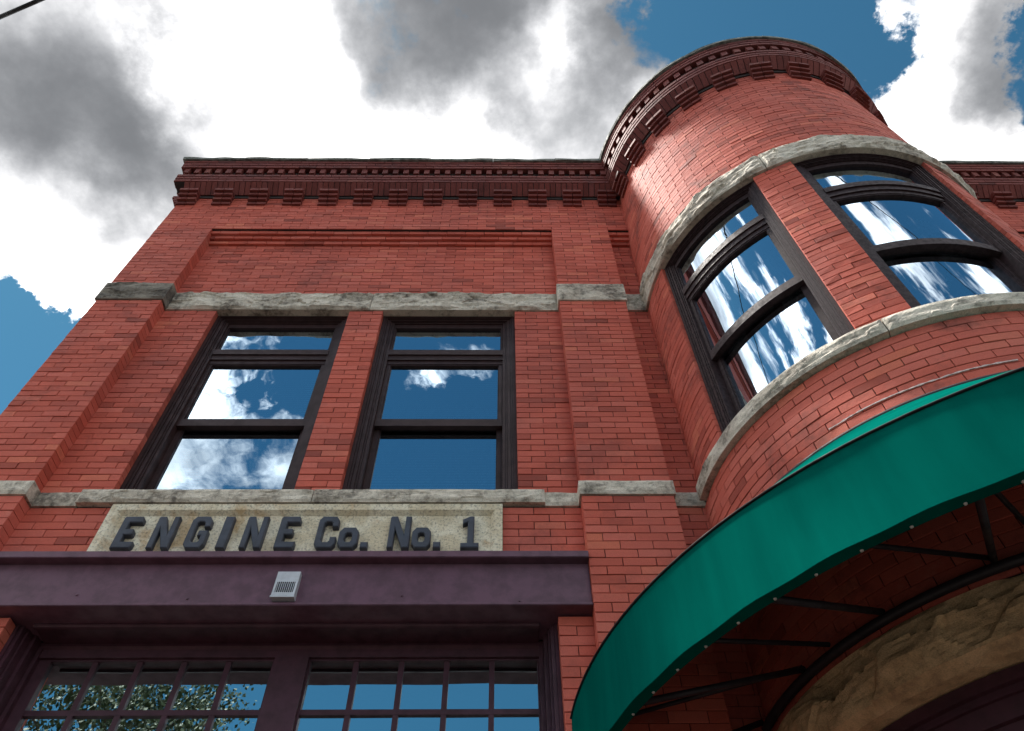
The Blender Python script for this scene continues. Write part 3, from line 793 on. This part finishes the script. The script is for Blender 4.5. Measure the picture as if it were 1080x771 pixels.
# ------------------------------------------------------------------ louvered vent on the girder
V = tag(empty('louvered_vent', (-1.33, .045, 4.48)), 'small grey metal louvered vent hood fixed to the purple girder', 'vent')
def vb(s, name, mat):
    o = s.build(name, mat, V); o.matrix_parent_inverse = Matrix.Translation((1.33, -.045, -4.48)); return o
va, vb0, vz0, vz1 = -1.402, -1.262, 4.476, 4.672
s = MB(); F0 = Flat(.0)
yf = lambda z: .006 - .012 * (vz1 - z) / (vz1 - vz0)          # face leans out towards the bottom
s.v += [(va, .044, vz0), (vb0, .044, vz0), (vb0, .044, vz1), (va, .044, vz1)]
# body sides, top, bottom
def q4(a, b_, c, e): s.quad([a, b_, c, e])
for x in (va, vb0): q4((x, .044, vz0), (x, yf(vz0), vz0), (x, yf(vz1), vz1), (x, .044, vz1))
q4((va, .044, vz1), (vb0, .044, vz1), (vb0, yf(vz1), vz1), (va, yf(vz1), vz1)); q4((va, .044, vz0), (vb0, .044, vz0), (vb0, yf(vz0), vz0), (va, yf(vz0), vz0))
def face(xa, xb, za, zb, off=0.): q4((xa, yf(za) + off, za), (xb, yf(za) + off, za), (xb, yf(zb) + off, zb), (xa, yf(zb) + off, zb))
lz0, lz1 = vz0 + .035, vz0 + .115
face(va, vb0, lz1, vz1); face(va, vb0, vz0, lz0); face(va, va + .014, lz0, lz1); face(vb0 - .014, vb0, lz0, lz1)
vb(s, 'housing', 'grey_metal')
s = MB(); face(va + .014, vb0 - .014, lz0 - .002, lz1 + .002, .014); vb(s, 'vent_opening', 'dark_gap')
for k in range(9):
    s = MB(); x = va + .019 + k * .0122
    s.v += [(x, yf(lz0) + .008, lz0), (x + .003, yf(lz0) + .008, lz0), (x + .003, yf(lz0) - .001, lz0), (x, yf(lz0) - .001, lz0), (x, yf(lz1) + .008, lz1), (x + .003, yf(lz1) + .008, lz1), (x + .003, yf(lz1) - .001, lz1), (x, yf(lz1) - .001, lz1)]
    for f in ((0, 1, 2, 3), (4, 5, 6, 7), (0, 1, 5, 4), (1, 2, 6, 5), (2, 3, 7, 6), (3, 0, 4, 7)): s.f.append(f); s.c.append(None); s.sm.append(False)
    vb(s, 'louver', 'grey_metal')
s = MB(); s.box(F0, va - .003, vb0 + .003, yf(vz0) - .004, yf(vz0) + .008, vz0 - .004, vz0 + .008); vb(s, 'drip_lip', 'grey_metal')

# ------------------------------------------------------------------ awning
AW = tag(empty('entrance_awning', (TC[0], -1.2, 3.3)), 'curved green canvas awning on a dark frame round the corner entrance', 'awning')
AWI = Matrix.Translation((-TC[0], 1.2, -3.3))
def ab(s, name, mat, **k):
    o = s.build(name, mat, AW, **k); o.matrix_parent_inverse = AWI; return o
RA = 2.705; ZA0, ZA1, ZAW = 3.30, 3.708, 4.765
AWM = Round(TC, RA); a0, a1 = R_(-87.2), R_(87.2); NS = 150
def ringpt(r, ang, z): return (TC[0] + r * math.sin(ang), TC[1] - r * math.cos(ang), z)
RIBS = [-87.2 + 174.4 * k / 10 for k in range(11)]
def sag(ang):        # cloth pulls in slightly between the ribs
    k = (math.degrees(ang) + 87.2) / 17.44; return .010 * math.sin(math.pi * (k % 1)) ** 2
s = MB(); rows = 6
for i in range(NS + 1):
    ang = a0 + (a1 - a0) * i / NS
    for j in range(rows + 1):
        z = ZA1 + (ZA0 - ZA1) * j / rows; q = math.sin(math.pi * j / rows)
        s.v.append(ringpt(RA + .015 * j / rows - sag(ang) * q, ang, z - (.007 * math.sin(ang * 23.75) ** 2 if j == rows else 0)))
for i in range(NS):
    for j in range(rows):
        a = i * (rows + 1) + j; s.f.append((a, a + 1, a + rows + 2, a + rows + 1)); s.c.append(None); s.sm.append(True)
ab(s, 'valance', 'canvas', fixn=False)
s = MB(); rows = 8
for i in range(NS + 1):
    ang = a0 + (a1 - a0) * i / NS
    for j in range(rows + 1):
        f = j / rows; r = RA - .004 + (TR + .012 - RA) * f; z = ZA1 + (ZAW - ZA1) * f; q = math.sin(math.pi * f)
        s.v.append(ringpt(r, ang, z - .2 * sag(ang) * q))
for i in range(NS):
    for j in range(rows):
        a = i * (rows + 1) + j; s.f.append((a, a + rows + 1, a + rows + 2, a + 1)); s.c.append(None); s.sm.append(True)
ab(s, 'canopy', 'canvas', fixn=False)
def hoop(name, r, z, rad, mat, n=120, seg=8):
    s = MB()
    for i in range(n + 1):
        ang = a0 + (a1 - a0) * i / n
        for j in range(seg):
            t2 = 2 * math.pi * j / seg; s.v.append(ringpt(r + rad * math.cos(t2), ang, z + rad * math.sin(t2)))
    for i in range(n):
        for j in range(seg):
            a = i * seg + j; b_ = i * seg + (j + 1) % seg; s.f.append((a, a + seg, b_ + seg, b_)); s.c.append(None); s.sm.append(True)
    return ab(s, name, mat)
hoop('piping', RA + .003, ZA1, .006, 'dark_gap'); hoop('frame_hoop', RA - .03, ZA1 - .03, .018, 'frame_steel'); hoop('frame_hoop', RA - .016, ZA0 + .022, .017, 'frame_steel')
hoop('wall_hoop', TR + .045, 3.672, .024, 'frame_steel'); hoop('wall_hoop', TR + .03, ZAW - .03, .018, 'frame_steel')
s = MB()
for i in range(NS + 1):
    ang = a0 + (a1 - a0) * i / NS
    s.v.append(ringpt(RA + .016, ang, ZA0 - .001 - (.007 * math.sin(ang * 23.75) ** 2))); s.v.append(ringpt(RA - .04, ang, ZA0 - .004)); s.v.append(ringpt(RA - .04, ang, ZA0 + .04))
for i in range(NS):
    for j in (0, 1):
        a = 3 * i + j; s.f.append((a, a + 1, a + 4, a + 3)); s.c.append(None); s.sm.append(False)
ab(s, 'hem', 'canvas', fixn=False)
sn = None
for k in range(46):
    ang = a0 + (a1 - a0) * (k + .5) / 46; p = ringpt(RA - .030, ang, ZA0 - .004)
    if sn is None:
        s = MB(); s.tube((0, 0, 0), (0, 0, -.005), .007, 10, r1=.005); sn = ab(s, 'snap', 'snap'); o = sn
    else:
        o = sn.copy(); COL.objects.link(o)
    o.parent = AW; o.matrix_parent_inverse = AWI; o.location = p
for dg in RIBS:
    ang = R_(dg); ang = max(a0 + .01, min(a1 - .01, ang))
    s = MB(); s.tube(ringpt(RA - .03, ang, ZA1 - .03), ringpt(TR + .02, ang, ZAW - .03), .015); ab(s, 'rafter', 'frame_steel')
    s = MB(); s.tube(ringpt(RA - .03, ang, ZA0 + .02), ringpt(RA - .03, ang, ZA1 - .02), .013); ab(s, 'post', 'frame_steel')
    s = MB(); s.tube(ringpt(RA - .03, ang, ZA0 + .03), ringpt(TR + .06, ang, 3.70), .016); ab(s, 'strut', 'frame_steel')
for k in range(0, 10):
    s = MB(); s.tube(ringpt(RA - .03, R_(RIBS[k]), ZA1 - .06), ringpt(TR + .06, R_(RIBS[k + 1]) if k % 2 == 0 else R_(RIBS[k]) + .12, 3.71), .012); ab(s, 'brace', 'frame_steel')

# ------------------------------------------------------------------ overhead cable
s = MB()
p0 = CAM + pix_dir(0, 18) * 17; p1 = CAM + pix_dir(44, -1) * 16.54; dv = (p1 - p0)
prev = None
for k in range(-14, 40):
    q = p0 + dv * (k * .9); q.z += .0006 * (k * .9) ** 2 * .6
    if prev is not None: s.tube(prev, q, .036, 8)
    prev = q
tag(s.build('overhead_cable', 'cable'), 'black overhead cable crossing the sky high above the pavement', 'cable')

# ------------------------------------------------------------------ street tree (seen mirrored in the engine door)
TX, TY = -8.6, -12.0
tree = tag(empty('street_tree', (TX, TY, 0)), 'leafy street tree mirrored in the engine door panes', 'tree')
s = MB(); pts = [(0, 0, -.16), (.05, .02, 1.5), (.02, -.05, 3.2), (-.06, .03, 5.0), (0, 0, 7.2), (.1, .05, 9.2)]
rad = [.24, .2, .17, .13, .09, .04]
for k in range(5): s.tube(pts[k], pts[k + 1], rad[k], 10, rad[k + 1])
rnd = random.Random(3); tips = []
for k in range(16):
    h = rnd.uniform(3.4, 8.6); az = k * 2.4; L = (10.4 - h) * .42 + rnd.uniform(.2, .8); b0 = Vector((0, 0, h)); b1 = b0 + Vector((math.cos(az) * L * .6, math.sin(az) * L * .6, L * .35)); b2 = b1 + Vector((math.cos(az + .3) * L * .45, math.sin(az + .3) * L * .45, L * .4))
    s.tube(b0, b1, .05, 6, .03); s.tube(b1, b2, .03, 6, .012); tips += [b1, b2, (b1 + b2) / 2]
s.build('trunk', 'bark', tree)
tips += [Vector((rnd.uniform(-.6, .6), rnd.uniform(-.6, .6), rnd.uniform(8.5, 10.6))) for _ in range(8)]
V_, F_, C_ = [], [], []
s = MB()
for tp in tips:
    for _ in range(420):
        d = Vector((rnd.gauss(0, .42), rnd.gauss(0, .42), rnd.gauss(0, .34))); c = tp + d
        nrm = Vector((rnd.gauss(0, 1), rnd.gauss(0, 1), rnd.gauss(.6, 1))).normalized(); a = nrm.orthogonal().normalized() * .045; b_ = nrm.cross(a).normalized() * .03
        v = rnd.random(); s.quad([tuple(c - a), tuple(c + b_), tuple(c + a), tuple(c - b_)], (v, v, v, 1))
s.build('crown', 'leaf', tree, fixn=False)
tree.scale = (1.15, 1.15, 1.22)
